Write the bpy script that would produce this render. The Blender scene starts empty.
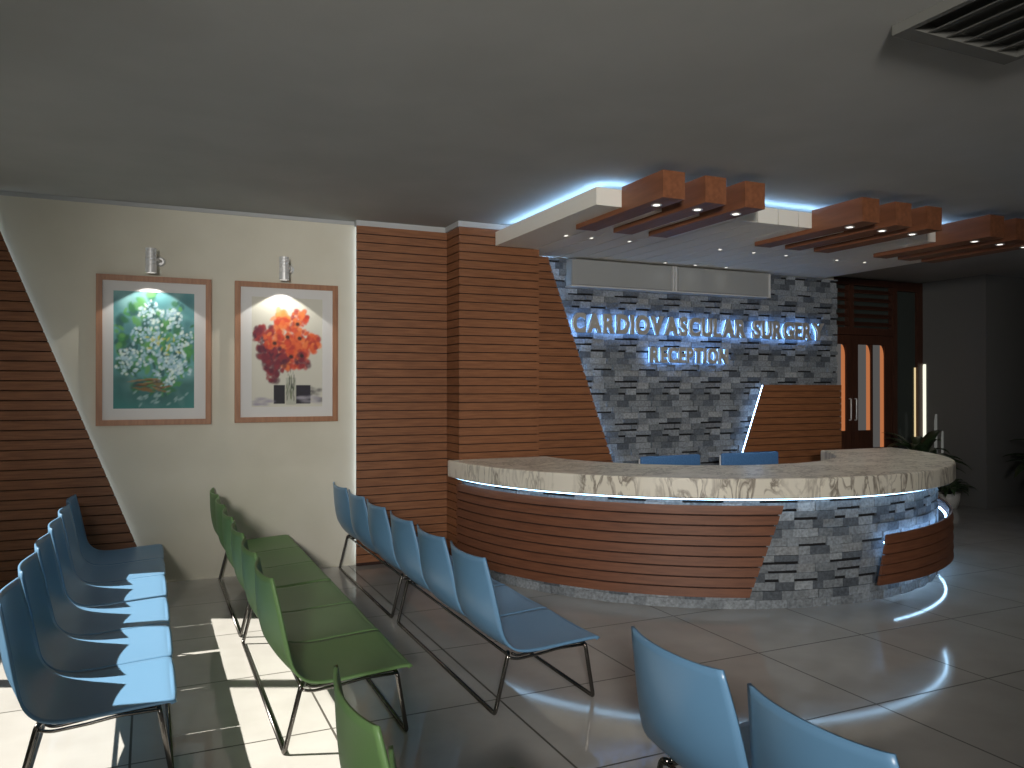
import bpy, bmesh, math, random
from math import sin, cos, pi, radians, sqrt, atan2, hypot
from mathutils import Vector, Matrix
import numpy as np

C = bpy.context.scene.collection
scene = bpy.context.scene

# ---------------------------------------------------------------- camera
cam_d = bpy.data.cameras.new('camera')
cam_d.sensor_width = 36.0
cam_d.lens = 36.0 * 796 / 1024
cam = bpy.data.objects.new('camera', cam_d)
cam.location = (0, 0, 1.65)
cam.rotation_euler = (radians(90.288), 0, radians(-24.57))
cam_d.clip_start = 0.05
C.objects.link(cam)
scene.camera = cam

# ---------------------------------------------------------------- world, sun, exposure
scene.view_settings.view_transform = 'Standard'
scene.view_settings.look = 'None'
scene.view_settings.gamma = 1.0
scene.view_settings.exposure = 0.0
scene.view_settings.use_curve_mapping = False
scene.cycles.use_denoising = True
scene.cycles.max_bounces = 8
scene.cycles.diffuse_bounces = 4
scene.cycles.sample_clamp_indirect = 6.0

w = bpy.data.worlds.new('daylight'); scene.world = w
w.use_nodes = True
bg = w.node_tree.nodes['Background']
bg.inputs[0].default_value = (1.0, 0.965, 0.90, 1)
bg.inputs[1].default_value = 0.30

sun_d = bpy.data.lights.new('sun', 'SUN')
sun_d.energy = 13.5
sun_d.angle = radians(0.6)
sun_d.color = (1.0, 0.96, 0.86)
sun = bpy.data.objects.new('sun', sun_d)
sun.rotation_euler = Vector((-0.91, 0.416, 1.0)).to_track_quat('Z', 'Y').to_euler()
sun.location = (-8, 6, 8)
C.objects.link(sun)

# added fill spot without a fixture, unseen behind the camera, aimed at the counter
fl_d = bpy.data.lights.new('added fill spot', 'SPOT')
fl_d.energy = 2200; fl_d.spot_size = radians(54); fl_d.spot_blend = .9; fl_d.shadow_soft_size = .35; fl_d.color = (1.0, .96, .90)
fl = bpy.data.objects.new('added_fill_spot', fl_d); C.objects.link(fl)
fl.location = (-1.3, -2.7, 2.4)
fl.rotation_euler = (Vector((-1.3, -2.7, 2.4)) - Vector((3.3, 6.0, 2.15))).to_track_quat('Z', 'Y').to_euler()

# ---------------------------------------------------------------- materials
def mat(name, col, rough=0.5, metal=0.0, spec=None):
    m = bpy.data.materials.new(name); m.use_nodes = True
    b = m.node_tree.nodes['Principled BSDF']
    b.inputs['Base Color'].default_value = (*col, 1)
    b.inputs['Roughness'].default_value = rough
    b.inputs['Metallic'].default_value = metal
    if spec is not None: b.inputs['Specular IOR Level'].default_value = spec
    return m

def nodes(m):
    nt = m.node_tree
    return nt, nt.nodes, nt.links, nt.nodes['Principled BSDF']

def emit(name, col, s):
    m = bpy.data.materials.new(name); m.use_nodes = True
    nt = m.node_tree; nt.nodes.clear()
    e = nt.nodes.new('ShaderNodeEmission'); o = nt.nodes.new('ShaderNodeOutputMaterial')
    e.inputs[0].default_value = (*col, 1); e.inputs[1].default_value = s
    nt.links.new(e.outputs[0], o.inputs[0])
    return m

def noise_tint(m, c1, c2, scale=(1, 1, 1), nscale=8, detail=4, bump=0.0, lo=0.35, hi=0.65, rough=None):
    nt, N, L, b = nodes(m)
    tc = N.new('ShaderNodeTexCoord'); mp = N.new('ShaderNodeMapping'); nz = N.new('ShaderNodeTexNoise')
    cr = N.new('ShaderNodeValToRGB')
    mp.inputs['Scale'].default_value = scale
    nz.inputs['Scale'].default_value = nscale; nz.inputs['Detail'].default_value = detail
    cr.color_ramp.elements[0].position = lo; cr.color_ramp.elements[0].color = (*c1, 1)
    cr.color_ramp.elements[1].position = hi; cr.color_ramp.elements[1].color = (*c2, 1)
    L.new(tc.outputs['Object'], mp.inputs[0]); L.new(mp.outputs[0], nz.inputs['Vector'])
    L.new(nz.outputs['Fac'], cr.inputs[0]); L.new(cr.outputs[0], b.inputs['Base Color'])
    if bump:
        bp = N.new('ShaderNodeBump'); bp.inputs['Strength'].default_value = bump
        bp.inputs['Distance'].default_value = 0.01
        L.new(nz.outputs['Fac'], bp.inputs['Height']); L.new(bp.outputs[0], b.inputs['Normal'])
    return m

M = {}
M['ceiling'] = noise_tint(mat('ceiling paint', (.5, .5, .48), .9), (.37, .37, .35), (.40, .40, .38), nscale=2)
M['wall'] = noise_tint(mat('cream wall paint', (.6, .58, .5), .8), (.64, .61, .51), (.67, .64, .54), nscale=3)
M['greywall'] = mat('grey wall paint', (.17, .17, .165), .85)
M['crown'] = mat('white crown strip', (.42, .43, .43), .6)
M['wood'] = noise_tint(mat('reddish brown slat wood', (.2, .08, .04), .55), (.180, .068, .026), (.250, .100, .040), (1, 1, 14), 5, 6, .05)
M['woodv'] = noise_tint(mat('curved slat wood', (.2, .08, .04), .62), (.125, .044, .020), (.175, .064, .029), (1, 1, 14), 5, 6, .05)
M['woodback'] = mat('dark groove backing', (.030, .012, .008), .9)
M['beam'] = noise_tint(mat('orange brown beam wood', (.3, .12, .05), .5), (.18, .066, .030), (.245, .092, .042), (10, 1, 10), 3, 6, .05)
M['frame'] = noise_tint(mat('picture frame wood', (.3, .14, .07), .45), (.30, .135, .068), (.38, .18, .09), (8, 8, 1), 5, 5)
M['door'] = noise_tint(mat('dark door wood', (.1, .04, .02), .5), (.050, .018, .010), (.078, .028, .015), (12, 12, 1), 4, 5)
M['stone'] = mat('ledge stone', (.2, .22, .24), .75)
nt, N, L, b = nodes(M['stone'])
at = N.new('ShaderNodeVertexColor'); at.layer_name = 'shade'
tc = N.new('ShaderNodeTexCoord'); nz = N.new('ShaderNodeTexNoise'); nz.inputs['Scale'].default_value = 45; nz.inputs['Detail'].default_value = 6
mx = N.new('ShaderNodeMixRGB'); mx.blend_type = 'MULTIPLY'; mx.inputs[0].default_value = .8
cr = N.new('ShaderNodeValToRGB'); cr.color_ramp.elements[0].color = (.5, .5, .5, 1); cr.color_ramp.elements[0].position = .3
cr.color_ramp.elements[1].color = (1.25, 1.25, 1.25, 1); cr.color_ramp.elements[1].position = .7
bp = N.new('ShaderNodeBump'); bp.inputs['Strength'].default_value = .5; bp.inputs['Distance'].default_value = .008
L.new(tc.outputs['Object'], nz.inputs['Vector']); L.new(nz.outputs['Fac'], cr.inputs[0])
L.new(at.outputs[0], mx.inputs[1]); L.new(cr.outputs[0], mx.inputs[2]); L.new(mx.outputs[0], b.inputs['Base Color'])
L.new(nz.outputs['Fac'], bp.inputs['Height']); L.new(bp.outputs[0], b.inputs['Normal'])
M['mortar'] = mat('black stone joint', (.006, .006, .008), .9)
M['led'] = emit('cool white led', (.34, .60, 1.0), 22.0)
M['ledring'] = emit('counter led', (.40, .68, 1.0), 8.0)
M['ledsoft'] = emit('soft white led', (.75, .88, 1.0), 5.0)
M['ledletter'] = emit('letter backlight', (.20, .45, 1.0), 11.0)
M['bulb'] = emit('downlight lamp', (1.0, .95, .85), 3.0)
M['chrome'] = mat('polished letter metal', (.72, .69, .63), .36, .6)
M['steel'] = mat('dark chrome tube', (.16, .15, .14), .22, 1.0)
M['alu'] = mat('brushed aluminium', (.74, .74, .74), .4, .35)
M['blue'] = mat('blue plastic', (.11, .235, .385), .34)
M['green'] = mat('green plastic', (.12, .225, .08), .5)
M['white'] = mat('white panel', (.84, .81, .74), .55)
M['groove'] = mat('panel groove', (.03, .03, .03), .8)
M['mat_board'] = mat('white picture mount', (.66, .65, .64), .7)
M['cabinet'] = mat('grey cabinet panel', (.29, .30, .30), .45)
M['upholstery'] = noise_tint(mat('blue upholstery', (.05, .15, .35), .7), (.05, .15, .34), (.07, .19, .42), nscale=60)
M['pot'] = mat('white ceramic pot', (.60, .60, .58), .4)
M['leaf'] = noise_tint(mat('dark green leaf', (.03, .06, .03), .45), (.022, .05, .022), (.05, .085, .035), nscale=12)
M['soil'] = mat('potting soil', (.04, .03, .02), .95)
M['vent'] = mat('grey vent metal', (.11, .11, .10), .6)
M['ventdark'] = mat('vent duct interior', (.07, .07, .065), .8)
M['doorglass'] = emit('frosted door glass lit from the corridor', (.30, .29, .28), .28*1.0)
M['orange'] = emit('emissive warm light on reveal', (1.0, .34, .13), .46)  # corridor light falling on the door reveals, painted as emission
M['gold'] = emit('emissive gold sun streak', (1.0, .78, .42), .85)  # gold sun streak on the sidelight jamb, put in as emission
M['sun_streak'] = emit('emissive sun streak', (1.0, 1.0, .82), 1.1)  # sun streak on the recess wall, put in as emission
M['sun_streak_dim'] = emit('dim emissive sun streak', (.9, .92, .85), .12)  # fainter sun streaks on the same wall, also emission
M['darkglass'] = mat('dark side glass', (.045, .055, .05), .12, 0, .6)
M['glass'] = mat('window glass', (1, 1, 1), 0.0)
nodes(M['glass'])[3].inputs['Transmission Weight'].default_value = 1.0
nt, N, L, b = nodes(M['glass'])
tr = N.new('ShaderNodeBsdfTransparent'); L.new(tr.outputs[0], N['Material Output'].inputs[0])
gl = N.new('ShaderNodeBsdfGlossy'); gl.inputs['Roughness'].default_value = .02
ms = N.new('ShaderNodeMixShader'); ms.inputs[0].default_value = .06
L.new(tr.outputs[0], ms.inputs[1]); L.new(gl.outputs[0], ms.inputs[2]); L.new(ms.outputs[0], N['Material Output'].inputs[0])
M['crystal'] = mat('clear acrylic rod', (.75, .75, .78), .08, .3)

# floor tiles
fm = mat('polished floor tile', (.3, .29, .27), .1); M['floor'] = fm
nt, N, L, b = nodes(fm)
geo = N.new('ShaderNodeNewGeometry'); sx = N.new('ShaderNodeSeparateXYZ'); L.new(geo.outputs['Position'], sx.inputs[0])
def mth(op, a, bb=None):
    n = N.new('ShaderNodeMath'); n.operation = op
    for i, v in enumerate((a, bb)):
        if v is None: continue
        if isinstance(v, (int, float)): n.inputs[i].default_value = v
        else: L.new(v, n.inputs[i])
    return n.outputs[0]
P = .8825
def line(axis, off):
    t = mth('DIVIDE', mth('SUBTRACT', axis, off), P)
    f = mth('FRACT', mth('ADD', t, 100.5))
    return mth('LESS_THAN', mth('ABSOLUTE', mth('SUBTRACT', f, .5)), .0062)
gr = mth('MAXIMUM', line(sx.outputs[0], .813), line(sx.outputs[1], 2.996))
tc = N.new('ShaderNodeTexCoord')
nz = N.new('ShaderNodeTexNoise'); nz.inputs['Scale'].default_value = 3; nz.inputs['Detail'].default_value = 5
cr = N.new('ShaderNodeValToRGB'); cr.color_ramp.elements[0].color = (.385, .37, .35, 1); cr.color_ramp.elements[0].position = .35
cr.color_ramp.elements[1].color = (.43, .415, .395, 1); cr.color_ramp.elements[1].position = .65
L.new(geo.outputs['Position'], nz.inputs['Vector']); L.new(nz.outputs['Fac'], cr.inputs[0])
mx = N.new('ShaderNodeMixRGB'); L.new(gr, mx.inputs[0]); L.new(cr.outputs[0], mx.inputs[1]); mx.inputs[2].default_value = (.06, .055, .045, 1)
L.new(mx.outputs[0], b.inputs['Base Color'])
L.new(mth('ADD', mth('MULTIPLY', gr, .5), .075), b.inputs['Roughness'])
bp = N.new('ShaderNodeBump'); bp.inputs['Strength'].default_value = .3; bp.inputs['Distance'].default_value = -.003
L.new(gr, bp.inputs['Height']); L.new(bp.outputs[0], b.inputs['Normal'])
b.inputs['Specular IOR Level'].default_value = .6

# marble
mm = mat('veined cream marble', (.6, .58, .52), .35); M['marble'] = mm
nt, N, L, b = nodes(mm)
tc = N.new('ShaderNodeTexCoord'); mp = N.new('ShaderNodeMapping'); mp.inputs['Scale'].default_value = (1, 1.5, .35)
mp.inputs['Rotation'].default_value = (0, 0, .5)
n1 = N.new('ShaderNodeTexNoise'); n1.inputs['Scale'].default_value = 7.5; n1.inputs['Detail'].default_value = 7; n1.inputs['Distortion'].default_value = 1.6
c1 = N.new('ShaderNodeValToRGB'); e = c1.color_ramp.elements
e[0].position = .43; e[0].color = (.70, .66, .56, 1); e[1].position = .57; e[1].color = (.66, .62, .53, 1)
k = e.new(.495); k.color = (.20, .17, .14, 1)
n2 = N.new('ShaderNodeTexNoise'); n2.inputs['Scale'].default_value = 2.6; n2.inputs['Detail'].default_value = 4
c2 = N.new('ShaderNodeValToRGB'); c2.color_ramp.elements[0].position = .36; c2.color_ramp.elements[1].position = .54
m2 = N.new('ShaderNodeMixRGB'); m2.inputs[1].default_value = (.70, .66, .57, 1)
L.new(tc.outputs['Object'], mp.inputs[0]); L.new(mp.outputs[0], n1.inputs['Vector']); L.new(mp.outputs[0], n2.inputs['Vector'])
L.new(n1.outputs['Fac'], c1.inputs[0]); L.new(n2.outputs['Fac'], c2.inputs[0]); L.new(c2.outputs[0], m2.inputs[0])
L.new(c1.outputs[0], m2.inputs[2]); L.new(m2.outputs[0], b.inputs['Base Color'])

# ---------------------------------------------------------------- helpers
def obj(name, bm, m, parent=None, smooth=False, loc=None):
    bmesh.ops.recalc_face_normals(bm, faces=bm.faces)
    me = bpy.data.meshes.new(name); bm.to_mesh(me); bm.free()
    for mm_ in (m if isinstance(m, (list, tuple)) else [m]): me.materials.append(mm_)
    if smooth:
        for p in me.polygons: p.use_smooth = True
    o = bpy.data.objects.new(name, me); C.objects.link(o)
    if parent: o.parent = parent
    if loc: o.location = loc
    return o

def thing(name, label, cat, loc=(0, 0, 0), group=None, rz=0):
    o = bpy.data.objects.new(name, None); C.objects.link(o)
    o.location = loc; o.rotation_euler = (0, 0, rz); o.empty_display_size = .1
    return tag(o, label, cat, group)

def tag(o, label, cat, group=None, kind=None):
    o['label'] = label; o['category'] = cat
    if group: o['group'] = group
    if kind: o['kind'] = kind
    return o

def struct(name, bm, m, parent=None, smooth=False):
    o = obj(name, bm, m, parent, smooth)
    if parent is None: o['kind'] = 'structure'
    return o

def box(bm, a, b, mi=0):
    x0, y0, z0 = a; x1, y1, z1 = b
    vs = [bm.verts.new(p) for p in [(x0, y0, z0), (x1, y0, z0), (x1, y1, z0), (x0, y1, z0), (x0, y0, z1), (x1, y0, z1), (x1, y1, z1), (x0, y1, z1)]]
    fs = [bm.faces.new([vs[i] for i in f]) for f in [(0, 3, 2, 1), (4, 5, 6, 7), (0, 1, 5, 4), (1, 2, 6, 5), (2, 3, 7, 6), (3, 0, 4, 7)]]
    for f in fs: f.material_index = mi
    return vs, fs

def prism_xz(bm, pts, y0, y1, mi=0):
    n = len(pts)
    A = [bm.verts.new((x, y0, z)) for x, z in pts]; B = [bm.verts.new((x, y1, z)) for x, z in pts]
    fs = [bm.faces.new(A), bm.faces.new(B[::-1])] + [bm.faces.new([A[i], B[i], B[(i + 1) % n], A[(i + 1) % n]]) for i in range(n)]
    for f in fs: f.material_index = mi
    return fs

def prism_xy(bm, pts, z0, z1, mi=0):
    n = len(pts)
    A = [bm.verts.new((x, y, z0)) for x, y in pts]; B = [bm.verts.new((x, y, z1)) for x, y in pts]
    fs = [bm.faces.new(A), bm.faces.new(B[::-1])] + [bm.faces.new([A[i], B[i], B[(i + 1) % n], A[(i + 1) % n]]) for i in range(n)]
    for f in fs: f.material_index = mi

def bevel(bm, w=.004, seg=2):
    bmesh.ops.bevel(bm, geom=bm.edges[:], offset=w, segments=seg, affect='EDGES', profile=.5)

def tube(bm, pts, r, seg=10, closed=False):
    pts = [Vector(p) for p in pts]; rings = []
    n = len(pts); up = None
    for i, p in enumerate(pts):
        t = (pts[min(i + 1, n - 1)] - pts[max(i - 1, 0)]).normalized()
        if up is None: up = Vector((0, 0, 1)) if abs(t.z) < .9 else Vector((0, 1, 0))
        s = t.cross(up)
        if s.length < 1e-4: s = t.cross(Vector((1, 0, 0)))
        s.normalize(); up = s.cross(t).normalized()
        rr = r[i] if isinstance(r, (list, tuple)) else r
        rings.append([bm.verts.new(p + (s * cos(2 * pi * k / seg) + up * sin(2 * pi * k / seg)) * rr) for k in range(seg)])
    for a, b in zip(rings, rings[1:]):
        for k in range(seg): bm.faces.new([a[k], a[(k + 1) % seg], b[(k + 1) % seg], b[k]])
    bm.faces.new(rings[0][::-1]); bm.faces.new(rings[-1])

def round_path(pts, r=.03, n=4):
    pts = [Vector(p) for p in pts]; out = [pts[0]]
    for i in range(1, len(pts) - 1):
        a, b, c = pts[i - 1], pts[i], pts[i + 1]
        d1 = (a - b).normalized() * min(r, (a - b).length / 2); d2 = (c - b).normalized() * min(r, (c - b).length / 2)
        for k in range(n + 1):
            t = k / n; out.append((b + d1) * (1 - t) ** 2 + b * 2 * t * (1 - t) + (b + d2) * t * t)
    out.append(pts[-1]); return out

def lathe(bm, prof, seg=24, c=(0, 0), axis='Z', mi=0):
    rings = []
    for r, z in prof:
        rings.append([bm.verts.new((c[0] + r * cos(2 * pi * k / seg), c[1] + r * sin(2 * pi * k / seg), z)) for k in range(seg)])
    for a, b in zip(rings, rings[1:]):
        for k in range(seg):
            f = bm.faces.new([a[k], a[(k + 1) % seg], b[(k + 1) % seg], b[k]]); f.material_index = mi
    for rg in (rings[0], rings[-1]):
        if (rg[0].co - rg[seg // 2].co).length > 1e-5:
            f = bm.faces.new(rg); f.material_index = mi

def lamp_light(parent, loc, e):
    ld = bpy.data.lights.new('downlight beam', 'SPOT'); ld.energy = e; ld.spot_size = radians(130); ld.spot_blend = 1.0; ld.shadow_soft_size = .03; ld.color = (1, .95, .87)
    lo = bpy.data.objects.new('downlight_beam', ld); C.objects.link(lo); lo.location = loc; lo.parent = parent

# ---------------------------------------------------------------- room shell
CE = 3.206; WY = 7.38; WX = -1.5
XR = 12.6; YB = -3.2
bm = bmesh.new(); box(bm, (WX - .2, YB, -.12), (XR + .2, 8.6, 0)); struct('floor', bm, M['floor'])
bm = bmesh.new(); box(bm, (WX - .2, YB, CE), (XR + .2, 8.6, CE + .15)); struct('ceiling', bm, M['ceiling'])
bm = bmesh.new(); box(bm, (WX - .2, WY, 0), (7.80, WY + .2, CE)); struct('wall_back', bm, M['wall'])
# recess with the entrance doors at the right
DY = 8.27
bm = bmesh.new(); box(bm, (7.6, DY, 0), (10.7, DY + .2, CE)); struct('wall_recess', bm, M['greywall'])
bm = bmesh.new(); box(bm, (7.60, WY + .2, 0), (7.80, DY, CE)); struct('wall_recess_left', bm, M['greywall'])
bm = bmesh.new(); box(bm, (10.42, 7.20, 0), (10.62, DY, CE)); struct('wall_recess_right', bm, M['greywall'])
bm = bmesh.new(); box(bm, (10.62, 7.20, 0), (XR + .2, 7.40, CE)); struct('wall_far_right', bm, M['greywall'])
bm = bmesh.new(); box(bm, (XR, YB, 0), (XR + .2, 7.20, CE)); struct('wall_right', bm, M['greywall'])
bm = bmesh.new()
box(bm, (WX, YB - .2, 0), (1.2, YB, CE)); box(bm, (8.4, YB - .2, 0), (XR + .2, YB, CE)); box(bm, (1.2, YB - .2, 2.7), (8.4, YB, CE))
struct('wall_front', bm, M['greywall'])

# left wall with daylight windows (sun comes through these)
ZS, ZT = .77, 2.78
wins = [(5.64, 7.03), (4.345, 5.59), (3.86, 4.295)]
bm = bmesh.new()
box(bm, (WX - .12, YB, 0), (WX, 8.6, ZS)); box(bm, (WX - .12, YB, ZT), (WX, 8.6, CE))
edges = sorted([YB] + [v for a in wins for v in a] + [8.6])
for i in range(0, len(edges), 2): box(bm, (WX - .12, edges[i], ZS), (WX, edges[i + 1], ZT))
struct('wall_left', bm, M['wall'])
for i, (a, b_) in enumerate(wins):
    bm = bmesh.new()
    for q in [((a, ZS), (a + .03, ZT)), ((b_ - .03, ZS), (b_, ZT)), ((a + .03, ZS), (b_ - .03, ZS + .03)), ((a + .03, ZT - .03), (b_ - .03, ZT))]:
        box(bm, (WX - .10, q[0][0], q[0][1]), (WX - .05, q[1][0], q[1][1]))
    wf = struct('window_%d' % (i + 1), bm, M['white'])
    bm = bmesh.new(); box(bm, (WX - .08, a + .031, ZS + .031), (WX - .074, b_ - .031, ZT - .031)); obj('pane', bm, M['glass'], wf)

# ceiling edge crown above the slatted panels
bm = bmesh.new()
box(bm, (1.75, 7.29, 3.155), (2.645, 7.37, CE)); box(bm, (2.62, 6.93, 3.155), (3.50, 7.37, CE))
tag(obj('crown_strip', bm, M['crown']), 'white crown strip between the brown slat panels and the ceiling', 'moulding')
bm = bmesh.new(); box(bm, (WX, 7.365, 3.17), (1.748, 7.379, 3.204)); struct('trim_1', bm, M['crown'])
bm = bmesh.new(); box(bm, (-.08, 7.366, 0), (1.748, 7.379, .012)); struct('baseboard_back', bm, M['wall'])

# ---------------------------------------------------------------- slatted wood panels
PITCH = .0783
def slats_flat(xl, xr, z0, z1, yf, th=.018, pitch=PITCH, mi=0, gap=.009):
    """horizontal boards on a plane y = yf (front face), x limits as functions of z"""
    bm = bmesh.new(); n = int(math.ceil((z1 - z0) / pitch))
    for i in range(n):
        b0 = z1 - (i + 1) * pitch + gap; b1 = z1 - i * pitch
        b0 = max(b0, z0)
        if b1 - b0 < .004: continue
        prism_xz(bm, [(xl(b0), b0), (xr(b0), b0), (xr(b1), b1), (xl(b1), b1)], yf, yf + th)
    return bm
def const(v): return lambda z: v
def back_xz(xl, xr, z0, z1, y0, y1):
    bm = bmesh.new(); prism_xz(bm, [(xl(z0), z0), (xr(z0), z0), (xr(z1), z1), (xl(z1), z1)], y0, y1); return bm

# left diagonal panel on the picture wall
t = thing('slat_wall_panel', 'brown slatted wood panel with slanting right edge left of the two pictures', 'wall panel', (-1, 7.34, 0))
lx = lambda z: .045 - .382 * z
def rel(bm, loc):
    bmesh.ops.translate(bm, verts=bm.verts, vec=(-loc[0], -loc[1], -loc[2])); return bm
L0 = (-1, 7.34, 0)
obj('slats', rel(slats_flat(const(WX + .005), lx, .0, 3.19, 7.315), L0), M['wood'], t)
obj('backing', rel(back_xz(const(WX + .005), lambda z: lx(z) - .006, .0, 3.19, 7.333, 7.345), L0), M['woodback'], t)
obj('led_strip', rel(back_xz(lambda z: lx(z) - .06, lambda z: lx(z) - .045, .3, 3.19, 7.355, 7.37), L0), M['ledsoft'], t)

# straight panel beside pictures
L0 = (2.2, 7.34, 0)
t = thing('slat_wall_panel', 'tall straight brown slatted panel between the pictures and the column', 'wall panel', L0)
obj('slats', rel(slats_flat(const(1.752), const(2.645), .02, 3.155, 7.285), L0), M['wood'], t)
obj('backing', rel(back_xz(const(1.758), const(2.645), .0, 3.155, 7.303, 7.33), L0), M['woodback'], t)
obj('led_strip', rel(back_xz(const(1.79), const(1.805), .05, 3.15, 7.345, 7.36), L0), M['led2'] if 'led2' in M else M['ledsoft'], t)

# column
L0 = (3.05, 7.15, 0)
t = thing('slatted_column', 'square brown slatted column standing out from the wall left of the stone wall', 'column', L0)
bm = rel(slats_flat(const(2.635), const(3.465), .0, 3.155, 6.945), L0)
for i in range(int(3.155 / PITCH)):
    b1 = 3.155 - i * PITCH; box(bm, (2.635 - L0[0], 6.964 - L0[1], b1 - PITCH + .009), (2.653 - L0[0], 7.284 - L0[1], b1))
    box(bm, (3.447 - L0[0], 6.964 - L0[1], b1 - PITCH + .009), (3.465 - L0[0], 7.284 - L0[1], b1))
obj('slats', bm, M['wood'], t)
bm = bmesh.new(); box(bm, (2.653, 6.963, 0), (3.447, 7.375, 3.155)); obj('core', rel(bm, L0), M['woodback'], t)

# diagonal panel on the stone wall
L0 = (3.9, 7.3, 0)
dx = lambda z: 3.705 + (3.0 - z) * .3645
t = thing('slat_wall_panel', 'brown slatted panel with slanting right edge beside the column on the stone wall', 'wall panel', L0)
obj('slats', rel(slats_flat(const(3.468), dx, .0, 2.99, 7.232), L0), M['wood'], t)
obj('backing', rel(back_xz(const(3.468), lambda z: dx(z) - .006, .0, 2.99, 7.250, 7.258), L0), M['woodback'], t)
obj('led_strip', rel(back_xz(lambda z: dx(z) - .045, lambda z: dx(z) - .033, .1, 2.98, 7.260, 7.268), L0), M['led'], t)

# low panel at right of stone wall
L0 = (7.1, 7.3, 0)
ex = lambda z: 6.545 - (1.687 - z) * .384
t = thing('slat_wall_panel', 'low brown slatted panel with a slanting glowing left edge behind the counter', 'wall panel', L0)
obj('slats', rel(slats_flat(ex, const(7.765), .0, 1.687, 7.228), L0), M['wood'], t)
obj('backing', rel(back_xz(lambda z: ex(z) + .006, const(7.755), .0, 1.685, 7.246, 7.256), L0), M['woodback'], t)
obj('led_strip', rel(back_xz(lambda z: ex(z) - .001, lambda z: ex(z) + .005, .1, 1.68, 7.257, 7.263), L0), M['led'], t)

# ---------------------------------------------------------------- ledge stone
random.seed(7)
def stone_tile():
    rows = []
    pal = [(.21, .235, .26), (.17, .19, .21), (.25, .275, .30), (.22, .245, .27), (.19, .21, .235), (.28, .30, .32), (.235, .26, .285), (.09, .105, .125)]
    for r in range(7):
        off = random.uniform(0, .3); x = 0; row = []
        while x < .57 - .06:
            wd = random.choice([.09, .12, .15, .19]); wd = min(wd, .57 - x)
            if .57 - x - wd < .06: wd = .57 - x
            gap = random.random()
            row.append((x, wd, random.choice(pal), random.choice([0, .004, .010, .016, .024]), random.choice([.018, .022]) if gap < .24 else (.003 if gap < .6 else 0)))
            x += wd
        rows.append((off, row))
    return rows
TILE = stone_tile(); RH = .46 / 7
def stones(bm, s0, s1, z0, z1, mapf, step=.07):
    """mapf(s, depth, z) -> point"""
    lay = bm.loops.layers.float_color.new('shade')
    r = 0; z = z0
    while z < z1 - .01:
        off, row = TILE[r % 7]; zt = min(z + RH, z1)
        k0 = int(math.floor((s0 - off) / .57)) - 1; k1 = int(math.ceil((s1 - off) / .57)) + 1
        for k in range(k0, k1):
            for (x, wd, col, dp, gp) in row:
                a = max(s0, off + k * .57 + x); b_ = min(s1, off + k * .57 + x + wd)
                if b_ - a < .005: continue
                n = max(1, int((b_ - a) / step)); za = z + (gp if r else 0); 
                ss = [a + (b_ - a) * i / n for i in range(n + 1)]
                d = .012 + dp
                F = [[bm.verts.new(mapf(s, dd, zz)) for s in ss] for dd, zz in ((0, za), (d, za), (d, zt), (0, zt))]
                fs = []
                for q in range(3):
                    for i in range(n): fs.append(bm.faces.new([F[q][i], F[q][i + 1], F[q + 1][i + 1], F[q + 1][i]]))
                fs.append(bm.faces.new([F[q][0] for q in range(4)])); fs.append(bm.faces.new([F[q][n] for q in range(3, -1, -1)]))
                v = random.uniform(.82, 1.18)
                for f in fs:
                    for lp in f.loops: lp[lay] = (col[0] * v, col[1] * v, col[2] * v, 1)
        z = zt; r += 1

L0 = (5.6, 7.34, 0)
t = thing('stone_wall_cladding', 'blue-grey stacked ledge stone covering the wall behind the reception counter', 'stone wall', L0)
bm = bmesh.new(); stones(bm, 3.47, 7.80, 0, 2.995, lambda s, d, z: (s - L0[0], 7.352 - d - L0[1], z), step=1)
obj('stones', bm, M['stone'], t)
bm = bmesh.new(); box(bm, (3.47, 7.352, 0), (7.80, 7.379, 3.0)); obj('joint_backing', rel(bm, L0), M['mortar'], t)

# ---------------------------------------------------------------- reception counter
CX, CY, RB = 5.05, 6.88, 2.40
A0, A1 = radians(180), radians(347)   # plan angles: left end at the column, right end at the far right
def cyl(s, d, z): a = A0 + s / RB; return ((RB + d * .5) * cos(a), (RB + d * .5) * sin(a), z)
t = thing('reception_counter', 'curved reception counter faced with blue-grey ledge stone and brown slats', 'reception counter', (CX, CY, 0))
bm = bmesh.new(); stones(bm, 0, RB * (A1 - A0), 0, .835, cyl)
obj('stone_facing', bm, M['stone'], t)
def arc_solid(bm, r0, r1, a0, a1, z0, z1, n=64, zf0=None, zf1=None):
    V = []
    for i in range(n + 1):
        a = a0 + (a1 - a0) * i / n
        za = zf0(a) if zf0 else z0; zb = zf1(a) if zf1 else z1
        V.append([bm.verts.new((r * cos(a), r * sin(a), z)) for r, z in ((r0, za), (r1, za), (r1, zb), (r0, zb))])
    for p, q in zip(V, V[1:]):
        for k in range(4): bm.faces.new([p[k], p[(k + 1) % 4], q[(k + 1) % 4], q[k]])
    bm.faces.new(V[0]); bm.faces.new(V[-1][::-1])
bm = bmesh.new(); arc_solid(bm, 1.75, RB, A0, A1, 0, .83); obj('carcass', bm, M['mortar'], t)
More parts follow.
